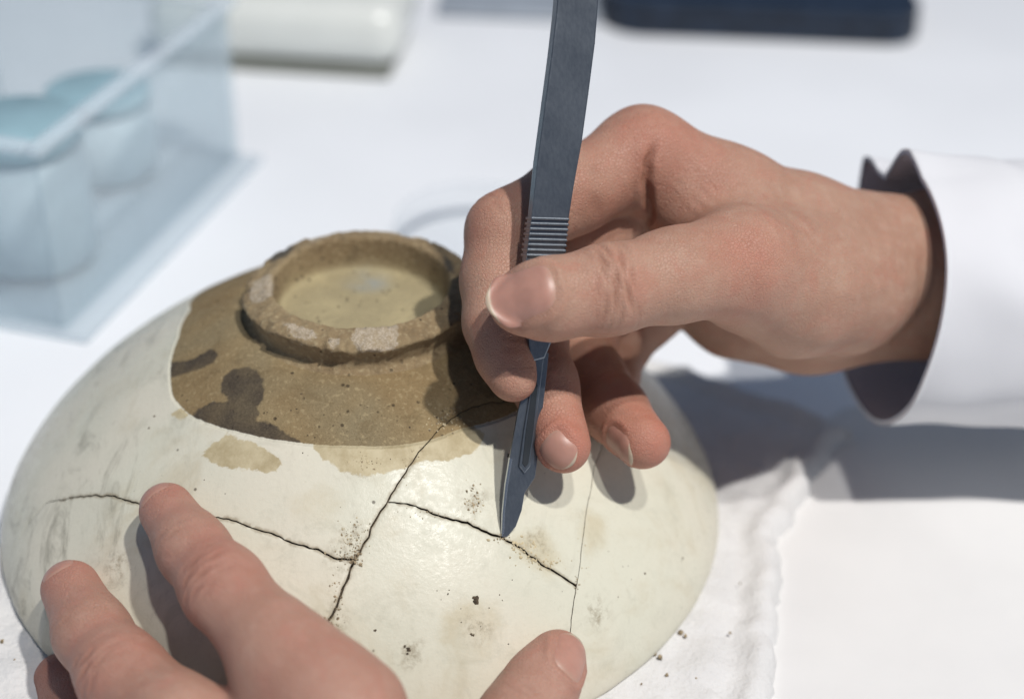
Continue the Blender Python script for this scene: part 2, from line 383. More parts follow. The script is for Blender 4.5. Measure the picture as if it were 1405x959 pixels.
# zones in the unrolled plane
vis = uvs([(287, 391), (262, 425), (246, 462), (234, 508), (238, 545), (262, 570), (330, 593), (400, 606), (470, 611), (540, 611), (590, 604), (632, 588)])
va = np.unwrap(np.arctan2(vis[:, 1], vis[:, 0])); vsn = np.hypot(vis[:, 0], vis[:, 1])
if va[-1] < va[0]: va, vsn = va[::-1], vsn[::-1]
aa = np.linspace(va[0], va[0] + 2 * math.pi, 200, endpoint=False)
ss = np.interp(aa, np.concatenate([va, [va[0] + 2 * math.pi]]), np.concatenate([vsn, [vsn[0]]]))
ss = np.where((aa > va[-1]), ss + 1.2 * np.sin((aa - va[-1]) * 3), ss)
brown = np.stack([ss * np.cos(aa), ss * np.sin(aa)], 1)
dark1 = uvs([(302, 528), (307, 515), (318, 507), (337, 503), (352, 508), (362, 520), (363, 534), (358, 548), (352, 558), (357, 566), (352, 576), (374, 583), (398, 597), (412, 608), (400, 614), (350, 606), (300, 592), (258, 570), (275, 558), (291, 552), (309, 552), (314, 546), (304, 540)])
dark2 = uvs([(225, 520), (226, 500), (262, 494), (288, 480), (299, 484), (296, 497), (268, 509), (238, 518)])
tanp = [uvs([(275, 624), (292, 608), (312, 596), (330, 603), (352, 606), (386, 630), (384, 646), (345, 648), (300, 640)]),
        uvs([(428, 606), (440, 632), (470, 646), (500, 653), (535, 648), (570, 636), (610, 634), (648, 624), (668, 600), (640, 575), (560, 590), (470, 600)]),
        uvs([(236, 568), (248, 560), (258, 572), (250, 578)])]
stain = [uvs([(610, 845), (640, 825), (680, 830), (690, 860), (665, 900), (625, 905), (606, 880)]), uvs([(806, 700), (830, 715), (828, 745), (806, 760), (796, 730)]),
         uvs([(400, 690), (440, 670), (470, 690), (450, 720), (410, 715)]), uvs([(700, 740), (745, 725), (775, 775), (755, 792), (715, 765)])]
dirty = uvs([(484, 735), (470, 764), (651, 688), (455, 850), (500, 636), (160, 778), (560, 893), (735, 745), (610, 580), (335, 800), (655, 860), (820, 840)])

# joints between the shards: (pixel polyline, half width mm)
ends = {}
A_px = [(632, 566), (604, 587), (575, 620), (552, 655), (532, 688), (512, 720), (494, 752), (478, 790), (462, 830), (446, 863)]
A = np.vstack([uvs(A_px), [uv(425, 905), uv(395, 975)]])
a_end = A[-1] / np.linalg.norm(A[-1]) * (S_END + 3); A = np.vstack([A, a_end])
A_up = np.vstack([uv(632, 566), uv(672, 552), uv(730, 548), uv(790, 570), uv(828, 602)])
D = np.vstack([uv(828, 600), uv(813, 655), uv(803, 715), uv(792, 800), uv(784, 850), uv(776, 920)])
d_end = D[-1] / np.linalg.norm(D[-1]) * (S_END + 3); D = np.vstack([D, d_end])
B = uvs([(488, 768), (462, 764), (430, 755), (400, 744), (360, 727), (300, 711), (250, 700), (195, 691), (165, 684), (130, 679), (95, 684), (62, 690)])
b_end = B[-1] / np.linalg.norm(B[-1]) * (S_END + 3); B = np.vstack([B, B[-1] * 0.7 + b_end * 0.3, b_end])
Cc = uvs([(533, 689), (560, 691), (585, 700), (620, 713), (655, 724), (690, 738), (720, 757), (755, 780), (790, 803)])
def crack(line, ws, seed, step=0.75, jit=0.42):
    c = resample(line, step); n = len(c)
    tg = np.gradient(c, axis=0); tg /= np.linalg.norm(tg, axis=1)[:, None]; nm = np.stack([-tg[:, 1], tg[:, 0]], 1)
    j = np.array([mnoise.noise(Vector((i * 0.35, seed, 0))) * jit + mnoise.noise(Vector((i * 0.10, seed, 5))) * jit * 1.8 for i in range(n)])
    f = np.minimum(np.arange(n), np.arange(n)[::-1]) / 5.0; c = c + nm * (j * np.clip(f, 0, 1))[:, None]
    w0 = np.interp(np.linspace(0, 1, n), np.linspace(0, 1, len(ws)), ws)
    w0 = w0 * (1 + 0.45 * np.array([mnoise.noise(Vector((i * 0.5, seed, 11))) for i in range(n)]))
    return c, nm, np.maximum(w0, 0.06)
cracks = [crack(A, [0.10, 0.15, 0.22, 0.28, 0.33, 0.28, 0.26], 1.0), crack(A_up, [0.12, 0.1], 2.0), crack(D, [0.07, 0.09, 0.10, 0.08], 3.0, jit=0.2),
          crack(B, [0.24, 0.17, 0.15, 0.19, 0.17, 0.06, 0.06], 4.0), crack(Cc, [0.14, 0.22, 0.28, 0.20, 0.26], 5.0)]
pts, edges = [], []
def add_poly(poly, closed=False):
    b = len(pts); pts.extend([tuple(p) for p in poly]); n = len(poly)
    edges.extend([(b + i, b + i + 1) for i in range(n - 1)])
    if closed: edges.append((b + n - 1, b))
for c, nm, hw in cracks:
    add_poly(c + nm * hw[:, None]); add_poly(c - nm * hw[:, None])
th = np.linspace(0, 2 * math.pi, 500, endpoint=False)
add_poly(np.stack([S_END * np.cos(th), S_END * np.sin(th)], 1), True)
add_poly(np.stack([27.5 * np.cos(th[::3]), 27.5 * np.sin(th[::3])], 1), True)
g = []
st = 1.25
for j in range(int(-S_END / (st * .866)) - 1, int(S_END / (st * .866)) + 2):
    for i in range(int(-S_END / st) - 1, int(S_END / st) + 2):
        g.append(((i + 0.5 * (j % 2)) * st, j * st * 0.866))
g = np.array(g); gr = np.hypot(g[:, 0], g[:, 1]); g = g[(gr < S_RIM - 2.5) & (gr > 28.3)]
for s in np.concatenate([np.linspace(S_RIM - 2.2, S_RIM, 5), np.linspace(S_RIM + 0.6, S_END - 0.5, 4)]): g = np.vstack([g, np.stack([s * np.cos(th), s * np.sin(th)], 1)])
dmin = np.full(len(g), 1e9)
for c, nm, hw in cracks: dmin = np.minimum(dmin, seg_dist(g, c)[0])
g = g[dmin > 0.75]
for c, nm, hw in cracks:                                         # a denser row beside each joint
    for off in (0.8, 1.3):
        for sg in (-1, 1):
            q = c[::2] + nm[::2] * (hw[::2, None] + off) * sg; rr = np.hypot(*q.T); q = q[(rr < S_END - 0.6) & (rr > 28)]
            dd = np.full(len(q), 1e9)
            for c2, _, _ in cracks: dd = np.minimum(dd, seg_dist(q, c2)[0])
            g = np.vstack([g, q[dd > 0.7]])
allp = np.vstack([np.array(pts), g])
res = delaunay_2d_cdt([Vector(p) for p in allp], edges, [], 0, 1e-5)
v2 = np.array([tuple(v) for v in res[0]]); tris = np.array([list(f) for f in res[2] if len(f) == 3])
cen = v2[tris].mean(1); cr = np.hypot(cen[:, 0], cen[:, 1])
keep = (cr > 27.4) & (cr < S_END - 0.002)
for c, nm, hw in cracks:
    near = np.where(keep)[0]; d, idx = seg_dist(cen[near], c); lw = np.maximum(hw[idx], hw[np.minimum(idx + 1, len(hw) - 1)])
    keep[near[d < lw * 0.93]] = False
tris = tris[keep]
a2 = v2[tris]; ar = (a2[:, 1, 0] - a2[:, 0, 0]) * (a2[:, 2, 1] - a2[:, 0, 1]) - (a2[:, 1, 1] - a2[:, 0, 1]) * (a2[:, 2, 0] - a2[:, 0, 0])
tris[ar < 0] = tris[ar < 0][:, ::-1]
# connected pieces across shared edges
par = list(range(len(tris)))
def find(i):
    while par[i] != i: par[i] = par[par[i]]; i = par[i]
    return i
ed = {}
for k, t in enumerate(tris):
    for a, b in ((t[0], t[1]), (t[1], t[2]), (t[2], t[0])):
        key = (min(a, b), max(a, b))
        if key in ed: par[find(k)] = find(ed[key])
        else: ed[key] = k
lab = np.array([find(i) for i in range(len(tris))]); ids, cnt = np.unique(lab, return_counts=True)
ids = ids[np.argsort(-cnt)]; cnt = np.sort(cnt)[::-1]
print('bowl pieces', cnt[:12])
# per-vertex fields
f_brown = poly_sd(v2, brown); f_dark = np.maximum(poly_sd(v2, dark1), poly_sd(v2, dark2))
f_tan = np.max([poly_sd(v2, t) for t in tanp], 0)
f_stain = np.max([poly_sd(v2, t) for t in stain], 0)
f_dirt = np.min([np.hypot(*(v2 - q).T) for q in dirty], 0)
f_hair = seg_dist(v2, uvs([(868, 664), (905, 705), (940, 750), (955, 772)]))[0]
f_crack = np.full(len(v2), 9.0)
for (c, nm, hw) in cracks:
    d, i = seg_dist(v2, c); f_crack = np.minimum(f_crack, d + np.where(hw[i] < 0.15, 0.7, 0.0))
p3, n3 = bowl_pt(v2)
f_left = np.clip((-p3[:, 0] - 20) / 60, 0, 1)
p3 = p3 + n3 * (0.16 * fbm(np.column_stack([v2, np.zeros(len(v2))]), 0.06, 2, 2.0))[:, None]
bowl = thing('bowl', 'upturned cream glazed stoneware bowl, cracked and mended, with bare brown foot', 'bowl')
WALL = 2.6
for si, pid in enumerate(ids):
    if cnt[si] < 60: continue
    ft = tris[lab == pid]; use = np.unique(ft); mp = np.full(len(v2), -1); mp[use] = np.arange(len(use)); ff = mp[ft]
    off = [0.0, 0.05, -0.06, 0.03, -0.05, 0.05][si % 6]
    V = p3[use] + n3[use] * off
    e = {}
    for t in ff:
        for a, b in ((t[0], t[1]), (t[1], t[2]), (t[2], t[0])):
            if (b, a) in e: e.pop((b, a))
            else: e[(a, b)] = 1
    bv = sorted({x for k in e for x in k}); bmap = {v: len(V) + i for i, v in enumerate(bv)}
    lip = np.array([f_crack[use[b]] < 1.4 for b in bv])
    V[bv] -= n3[use[bv]] * (0.10 * lip)[:, None]
    V2 = np.vstack([V, V[bv], V[bv] - n3[use[bv]] * WALL]); nb = len(bv)
    faces = ff.tolist() + [[bmap[a], bmap[a] + nb, bmap[b] + nb, bmap[b]] for a, b in e]
    me = mesh('shard', V2, faces)
    me.materials.append(M_glaze); me.materials.append(M_soil)
    for i in range(len(ff), len(faces)): me.polygons[i].use_smooth = False; me.polygons[i].material_index = 1
    src = np.concatenate([use, use[bv], use[bv]])
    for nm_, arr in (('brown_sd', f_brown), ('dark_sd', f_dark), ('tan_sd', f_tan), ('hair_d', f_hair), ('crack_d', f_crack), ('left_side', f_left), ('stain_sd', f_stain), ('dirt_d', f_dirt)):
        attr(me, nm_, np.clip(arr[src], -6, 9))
    obj('shard', me, None, bowl)
# dark inner body seen in the joints
pr = [(float(r), float(z)) for r, z in zip(_r[::4], _z[::4])]
pin = []
for i, (r, z) in enumerate(zip(_r[::3], _z[::3])):
    q, n = bowl_pt(np.array([[_s[::3][i], 0.0]])); q = q[0] - n[0] * 1.5
    pin.append((q[0], q[2]))
V, Fc = lathe(pin[:-1], 160); obj('joint_soil', mesh('joint_soil', V, Fc), M_soil, bowl)

# foot ring
ctrl = np.array([(36.5, 51.6), (33.0, 53.8), (30.6, 55.2), (29.0, 56.2), (28.1, 57.2), (28.1, 58.8), (28.8, 61.2), (29.6, 62.3), (29.8, 62.9), (29.3, 63.5), (28.0, 63.9), (26.0, 64.3), (24.2, 64.8), (23.0, 64.9), (22.5, 64.3), (22.3, 63.2), (21.9, 60.0), (21.5, 57.6), (20.7, 56.4), (19.0, 56.1), (12.0, 56.3), (6.0, 56.5), (0.0, 56.4)])
pf = resample(smooth_curve(ctrl, 0.3), 0.5); NA = 420; m = len(pf)
V, Fc = lathe([tuple(p) for p in pf], NA)
rr = np.hypot(V[:, 0], V[:, 1])
nz = fbm(V, 0.10, 3, 5.0); nz2 = fbm(V, 0.5, 2, 6.0); ang = np.arctan2(V[:, 1], V[:, 0])
an = np.stack([np.cos(ang) * 7, np.sin(ang) * 7, np.zeros(len(V))], 1); chip = np.clip(fbm(an, 0.75, 4, 9.0) - 0.10, 0, 1)
top = np.clip((V[:, 2] - 58) / 4.0, 0, 1) * (rr > 21.8)
outer = np.clip((rr - 27.5) / 2.0, 0, 1) * top
V[:, 2] += top * (0.45 * nz + 0.22 * nz2) - outer * chip * 2.3 - np.clip((-V[:, 0] - 18) / 12, 0, 1) * top * 1.6 + 0.10 * nz2
sc_r = 1 - (outer * (chip * 1.5 + 0.3 * nz + 0.12 * nz2)) / np.maximum(rr, 1); V[:, 0] *= sc_r; V[:, 1] *= sc_r
me = mesh('foot_ring', V, Fc)
def zpoly(pts, z): return np.array([on_z(x, y, z)[:2] for x, y in pts])
paste = [zpoly([(481, 462), (490, 449), (515, 444), (540, 447), (549, 456), (546, 468), (530, 477), (505, 479), (488, 474)], 64.0),
         zpoly([(388, 447), (405, 452), (432, 462), (436, 470), (418, 472), (402, 466), (392, 458)], 62.8),
         zpoly([(450, 473), (466, 471), (466, 479), (452, 479)], 62.6), zpoly([(345, 390), (372, 382), (384, 400), (376, 415), (356, 425), (342, 412)], 62.2),
         zpoly([(420, 333), (450, 326), (456, 334), (430, 346)], 62.2), zpoly([(535, 322), (575, 330), (572, 338), (535, 330)], 62.2)]
xy = V[:, :2]; psd = np.max([poly_sd(xy, q) for q in paste], 0); psd = np.where(V[:, 2] > 58.5, np.minimum(psd, (V[:, 2] - 61.9) * 1.5), -5)
dark_patch = np.max([poly_sd(xy, zpoly(q, 62)) for q in ([(366, 352), (395, 340), (408, 346), (392, 362), (372, 366)], [(606, 362), (622, 372), (622, 390), (612, 384)])], 0)
attr(me, 'paste_sd', np.clip(psd, -5, 5)); attr(me, 'dark_patch_sd', np.clip(np.where(V[:, 2] > 57, dark_patch, -5), -5, 5))
attr(me, 'floor', np.clip((22.0 - rr) / 1.0, 0, 1)); bq = on_z(505, 392, 55); attr(me, 'blue_d', np.hypot(V[:, 0] - bq[0], V[:, 1] - bq[1]))
obj('foot_ring', me, M_foot, bowl)

# crumbs of soil and filler
def crumbs(spots, mat, name, zoff=0.1):
    V, Fc = [], []
    ico = bmesh.new(); bmesh.ops.create_icosphere(ico, subdivisions=1, radius=1.0)
    iv = np.array([v.co[:] for v in ico.verts]); ifc = [[v.index for v in f.verts] for f in ico.faces]; ico.free()
    for (px, py, sx, sy, n, smin, smax) in spots:
        for _ in range(n):
            q = bowl_hit(px + rng.normal() * sx, py + rng.normal() * sy)
            if math.hypot(q[0], q[1]) > 97: continue
            u = unroll(q)[None]; b, nn = bowl_pt(u); s = rng.uniform(smin, smax) * rng.uniform(0.5, 1.0)
            d = iv * (1 + rng.uniform(-0.35, 0.35, (len(iv), 1))) * rng.uniform(0.6, 1.4, 3) * s
            d -= np.outer(d @ nn[0], nn[0]) * 0.45
            k = len(V); V.extend((b[0] + nn[0] * (s * zoff) + d).tolist()); Fc.extend([[i + k for i in f] for f in ifc])
    o = obj(name, mesh(name, V, Fc, False), mat, bowl); o['kind'] = 'stuff'; return o
crumbs([(484, 738, 9, 16, 90, .08, .30), (470, 764, 14, 5, 60, .08, .26), (489, 765, 4, 8, 25, .15, .5), (462, 825, 5, 18, 45, .1, .35), (447, 858, 7, 5, 40, .15, .5),
        (610, 580, 14, 10, 40, .12, .4), (560, 640, 7, 22, 25, .08, .25), (651, 688, 7, 10, 45, .1, .42), (688, 738, 5, 4, 25, .12, .4), (600, 706, 24, 4, 25, .08, .22), (790, 800, 3, 6, 14, .1, .3),
        (500, 636, 9, 6, 9, .1, .35), (160, 680, 30, 4, 10, .08, .2), (160, 775, 12, 8, 18, .08, .25)], M_crumb, 'soil_crumbs')
crumbs([(716, 748, 12, 7, 95, .12, .5), (745, 768, 16, 7, 60, .1, .4), (610, 580, 12, 8, 35, .12, .4), (500, 632, 10, 5, 25, .12, .4), (652, 690, 9, 11, 16, .1, .3), (484, 745, 9, 12, 25, .1, .3), (800, 750, 5, 30, 14, .08, .22)], M_paste, 'filler_crumbs')
crumbs([(652, 822, 1.5, 1.5, 4, .5, .8), (515, 865, 1, 1, 2, .4, .6), (648, 870, 1.5, 1, 3, .35, .5), (205, 590, 1, 1, 1, .4, .5), (211, 571, 1, 1, 1, .35, .45), (558, 893, 3, 3, 5, .25, .5), (885, 785, 1, 1, 1, .4, .5), (937, 767, 2, 3, 3, .25, .4), (660, 845, 40, 40, 12, .12, .25), (330, 640, 150, 40, 14, .10, .22), (860, 800, 60, 60, 8, .1, .2), (700, 628, 2, 4, 4, .3, .5), (410, 560, 90, 25, 26, .15, .32)], M_soil, 'dark_specks', 0.0)

# ================================================================== HANDS (distance fields turned into one skin each)
def smin(a, b, k):
    h = np.maximum(k - np.abs(a - b), 0) / k
    return np.minimum(a, b) - h * h * k * 0.25
def round_cone(p, a, b, ra, rb):
    ba = b - a; L2 = ba @ ba; L = math.sqrt(L2)
    t = np.clip(((p - a) @ ba) / L2, 0, 1)
    q = p - a - t[:, None] * ba
    return np.sqrt((q * q).sum(1)) - (ra + (rb - ra) * t)
class Hand:
    """groups: list of (chain of (point, radius), blend inside the chain); roots: blend of each group with what came before"""
    def __init__(self): self.g = []
    def chain(self, pts, k=5.0, join=5.0): self.g.append(([(np.asarray(p, float), r) for p, r in pts], k, join))
    def field(self, p):
        out = None
        for pts, k, join in self.g:
            d = None
            for (a, ra), (b, rb) in zip(pts[:-1], pts[1:]):
                e = round_cone(p, a, b, ra, rb); d = e if d is None else smin(d, e, k)
            out = d if out is None else smin(out, d, join)
        return out
    def grad(self, p, e=0.15):
        g = np.stack([self.field(p + np.eye(3)[i] * e) - self.field(p - np.eye(3)[i] * e) for i in range(3)], 1)
        return g / (np.linalg.norm(g, axis=1)[:, None] + 1e-9)
    def build(self, h=0.75):
        P_ = np.array([p for g in self.g for p, r in g[0]]); R_ = np.array([r for g in self.g for p, r in g[0]])
        lo = (P_ - R_[:, None]).min(0) - 3; hi = (P_ + R_[:, None]).max(0) + 3
        H2 = h * 4                                                      # coarse pass, then only the blocks near the skin
        n = np.ceil((hi - lo) / H2).astype(int) + 1
        gi = np.stack(np.meshgrid(*[np.arange(k) for k in n], indexing='ij'), -1).reshape(-1, 3)
        fc = self.field(lo + gi * H2 + H2 / 2)
        blk = gi[np.abs(fc) < H2 * 1.3]
        N = n * 4 + 1
        f = np.full(N, 9.0, np.float32); fcg = fc.reshape(n)
        f[:-1, :-1, :-1] = np.repeat(np.repeat(np.repeat(np.where(fcg < 0, -9.0, 9.0), 4, 0), 4, 1), 4, 2)
        sub = np.stack(np.meshgrid(*[np.arange(5)] * 3, indexing='ij'), -1).reshape(-1, 3)
        idx = (blk[:, None] * 4 + sub[None]).reshape(-1, 3)
        key = np.unique((idx[:, 0] * N[1] + idx[:, 1]) * N[2] + idx[:, 2])
        idx = np.stack([key // (N[1] * N[2]), (key // N[2]) % N[1], key % N[2]], 1)
        vals = np.concatenate([self.field(lo + c * h) for c in np.array_split(idx, max(1, len(idx) // 200000))])
        f[idx[:, 0], idx[:, 1], idx[:, 2]] = vals
        ins = f < 0
        cnt = sum(ins[i:N[0] - 1 + i, j:N[1] - 1 + j, k:N[2] - 1 + k].astype(np.int8) for i in (0, 1) for j in (0, 1) for k in (0, 1))
        cells = np.argwhere((cnt > 0) & (cnt < 8))
        acc = np.zeros((len(cells), 3)); num = np.zeros(len(cells))
        cor = [np.array((i, j, k)) for i in (0, 1) for j in (0, 1) for k in (0, 1)]
        for a in cor:
            for ax in range(3):
                if a[ax]: continue
                b = a.copy(); b[ax] = 1
                fa = f[tuple((cells + a).T)]; fb = f[tuple((cells + b).T)]; m = (fa < 0) != (fb < 0)
                t = np.where(m, fa / np.where(m, fa - fb, 1), 0)
                acc[m] += (a + (b - a) * t[:, None])[m]; num[m] += 1
        V = lo + (cells + acc / num[:, None]) * h
        im = np.full(N, -1, np.int64); im[tuple(cells.T)] = np.arange(len(cells))
        faces = []
        for ax in range(3):
            u, v = (ax + 1) % 3, (ax + 2) % 3
            sl0 = [slice(1, -1)] * 3; sl1 = [slice(1, -1)] * 3; sl0[ax] = slice(0, -1); sl1[ax] = slice(1, None)
            x0 = ins[tuple(sl0)]; x1 = ins[tuple(sl1)]; e = np.argwhere(x0 != x1); base = np.ones(3, int); base[ax] = 0; e = e + base
            s0 = ins[tuple(e.T)]
            du = np.zeros(3, int); du[u] = 1; dv = np.zeros(3, int); dv[v] = 1
            q = np.stack([im[tuple((e - du - dv).T)], im[tuple((e - dv).T)], im[tuple(e.T)], im[tuple((e - du).T)]], 1)
            q[~s0] = q[~s0][:, ::-1]; faces.append(q[(q >= 0).all(1)])
        Fq = np.concatenate(faces)
        for _ in range(2):
            V = V - self.grad(V) * self.field(V)[:, None]
        return V, Fq
def nail(hand, c, axis, n, length, width, parent, run=True, mat=None, lift=0.16):
    """a curved plate that follows the fingertip: c = point near the nail's middle, axis to the tip, n outwards"""
    a = axis / np.linalg.norm(axis); n = n - a * (n @ a); n /= np.linalg.norm(n); s = np.cross(a, n)
    NU, NV = 17, 19; V = []; vv = []
    for j in range(NV):
        v = j / (NV - 1)
        wv = (1 - max(0, (0.30 - v) / 0.30) ** 2.4 * 0.30) * (1 - max(0, (v - 0.72) / 0.28) ** 2.4 * 0.45)
        for i in range(NU):
            u = -1 + 2 * i / (NU - 1)
            x = (v - 0.5) * length + (0.10 * length * (1 - u * u) * (1 if v > 0.5 else -1) * abs(v - 0.5) * 2 - 0.05 * length * (1 if v > 0.5 else -1) * abs(v - 0.5) * 2)
            V.append(c + a * x + s * (u * wv * width / 2)); vv.append(v)
    V = np.array(V); vv = np.array(vv); h = np.full(len(V), 14.0)
    for _ in range(30): h = h - 0.8 * hand.field(V + n * h[:, None])
    h = h.reshape(NV, NU)
    k = int(NV * 0.66)
    for j in range(k + 1, NV if run else k + 1):                                          # the free edge runs on instead of rolling over the tip
        slope = np.median((h[k, 5:12] - h[k - 4, 5:12]) / 4) * 0.8 - 0.03
        fr = np.clip((0.95 - np.abs(np.linspace(-1, 1, NU))) / 0.5, 0, 1); h[j] = fr * np.maximum(h[j], h[k] + slope * (j - k)) + (1 - fr) * h[j]
    cl = np.median(h[:k]); h = np.clip(h, cl - 5.0, cl + 3.0)
    uu = np.abs(np.linspace(-1, 1, NU)); vq = np.linspace(0, 1, NV)
    edge = np.minimum(1 - uu ** 8, 1.0)[None, :] * np.interp(vq, [0, 0.14, 1], [0, 1, 1])[:, None]     # sides and root sink into the skin
    h = (h + lift - 0.50 * (1 - edge)).ravel()
    top = V + n * h[:, None]; bot = top - n * 0.35
    Fc = []
    for j in range(NV - 1):
        for i in range(NU - 1):
            q = j * NU + i; Fc.append([q, q + 1, q + NU + 1, q + NU])
    m = len(V); lower = [[q + m for q in f[::-1]] for f in Fc]
    ringi = [i for i in range(NU)] + [j * NU + NU - 1 for j in range(1, NV)] + [(NV - 1) * NU + i for i in range(NU - 2, -1, -1)] + [j * NU for j in range(NV - 2, 0, -1)]
    side = [[ringi[i], ringi[i] + m, ringi[(i + 1) % len(ringi)] + m, ringi[(i + 1) % len(ringi)]] for i in range(len(ringi))]
    me = mesh('fingernail', np.vstack([top, bot]), Fc + lower + side)
    bm = bmesh.new(); bm.from_mesh(me); bmesh.ops.recalc_face_normals(bm, faces=bm.faces); bm.to_mesh(me); bm.free()
    me.polygons.foreach_set('use_smooth', [True] * len(me.polygons))
    attr(me, 'v', np.concatenate([vv, vv])); return obj('fingernail', me, mat or M_nail, parent)
def creases(V, N, specs):
    """specs: (joint point, bone direction, outward direction, [offsets mm], depth, half width, half length across)"""
    disp = np.zeros(len(V))
    for j, d, n, offs, dep, wd, ln in specs:
        d = d / np.linalg.norm(d); n = n - d * (n @ d); n /= np.linalg.norm(n); s = np.cross(d, n)
        q = V - j; x = q @ d; y = q @ s; m = np.clip((N @ n + 0.05) * 2.0, 0, 1) * (np.linalg.norm(q, axis=1) < 22)
        for o_, amp in offs:
            wob = 0.40 * np.sin(y * 0.33 + o_ * 3) + 0.12 * np.sin(y * 1.3 + o_ * 7) + 0.010 * y * y * np.sign(o_ if o_ else 1)
            disp += amp * dep * ((0.62 + 0.38 * np.sin(y * 0.75 + o_ * 5.3)) if dep < 0.85 else 1.0) * np.exp(-((x - o_ - wob) / wd) ** 2) * np.exp(-(y / ln) ** 4) * m
    return disp
def finish_hand(name, hand, h, mat, parent, reds, crs, palm_dir=None, nails=()):
    V, Fq = hand.build(h)
    N = hand.grad(V)
    d = creases(V, N, crs) if crs else np.zeros(len(V)); dc = d
    for c, a, n, L, Wd in nails:                                        # the skin rises in a fold round each nail
        a = a / np.linalg.norm(a); n = n - a * (n @ a); n /= np.linalg.norm(n); sd_ = np.cross(a, n)
        q = V - c; x = q @ a; y = q @ sd_; m = (N @ n > -0.05) * (np.linalg.norm(q, axis=1) < 15)
        e = ((np.abs(x) / (L / 2)) ** 3.5 + (np.abs(y) / (Wd / 2)) ** 3.5) ** (1 / 3.5)
        d = d - m * (0.55 * np.exp(-((e - 1.13) / 0.12) ** 2) * np.clip((0.28 * L - x) / 2.0, 0, 1) - 0.22 * np.clip((0.95 - e) * 6, 0, 1))
    low = 0.07 * (np.sin(V[:, 0] * 0.41 + 1.3 * np.sin(V[:, 1] * 0.23)) * np.sin(V[:, 1] * 0.37 + V[:, 2] * 0.29) + 0.6 * np.sin(V[:, 2] * 0.61 + 1.1 * np.sin(V[:, 0] * 0.33)))
    V2 = V - N * (d - low)[:, None]
    me = mesh(name, V2, Fq)
    r = np.zeros(len(V))
    for c, rad, amt in reds: r = np.maximum(r, amt * np.exp(-(np.linalg.norm(V - c, axis=1) / rad) ** 2))
    attr(me, 'red', np.clip(r, 0, 1)); attr(me, 'crease', np.clip(dc / 0.5, 0, 1))
    attr(me, 'palm_tone', np.zeros(len(V)) if palm_dir is None else np.clip(N @ palm_dir, 0, 1) * 0.6)
    return obj(name, me, mat, parent)

# ---- right hand, holding the scalpel like a pen
def J(px, py, d, rpx): return (P(px, py, d), rpx * d / F)                          # joint on its pixel ray; radius as seen
def pts_of(c): return [q[0] for q in c]
Tc = [J(1165, 388, 376, 80), J(1015, 364, 348, 76), J(925, 378, 336, 62), J(832, 398, 328, 59), J(750, 411, 324, 54), J(711, 417, 324, 40)]
Ic = [J(882, 214, 366, 63), J(785, 264, 357, 54), J(694, 318, 350, 52), J(682, 385, 347, 47), J(682, 445, 342, 43), J(694, 490, 338, 37), J(704, 520, 335, 32)]
Mc = [J(885, 266, 378, 62), J(800, 322, 373, 52), J(724, 392, 365, 48), J(732, 460, 357, 43), J(748, 528, 348, 42), J(774, 612, 338, 37)]
Rc = [J(905, 326, 390, 60), J(835, 397, 388, 50), J(790, 468, 385, 47), J(814, 522, 372, 44), J(842, 562, 362, 43), J(882, 606, 349, 38)]
Lc = [J(935, 384, 400, 54), J(885, 430, 400, 45), J(845, 480, 396, 40), J(838, 515, 387, 36), J(840, 545, 378, 33)]
T, I, Md, Rg, Lt = map(pts_of, (Tc, Ic, Mc, Rc, Lc))
W1, W2 = J(1290, 357, 394, 91), J(1290, 382, 406, 90)
E1, E2 = J(1560, 385, 410, 88), J(1560, 400, 418, 88)
RH = Hand()
RH.chain([E1, W1, J(1190, 354, 386, 84), J(1100, 320, 378, 77), J(1000, 272, 370, 67), Ic[0]], 5)
RH.chain([E2, W2, J(1150, 380, 400, 82), J(1010, 330, 388, 70), Mc[0]], 8, 9)
RH.chain([W2, J(1100, 405, 402, 78), Rc[0]], 8, 9)
RH.chain([W2, J(1110, 427, 400, 74), J(1010, 420, 402, 64), Lc[0]], 8, 9)
RH.chain([J(1160, 415, 378, 66), J(1090, 410, 364, 72), J(1030, 395, 356, 60)], 8, 10)                               # ball of the thumb
RH.chain([J(1010, 322, 362, 54), J(945, 292, 364, 38)], 6, 9)                                                         # web
RH.chain(Tc, 4, 8)
RH.chain(Ic, 4, 5)
RH.chain(Mc, 4, 1.0); RH.chain(Rc, 4, 1.0); RH.chain(Lc, 4, 1.0)
right = thing('hand', 'right hand in a white coat sleeve gripping the scalpel like a pen', 'hand')
TOC = -FW
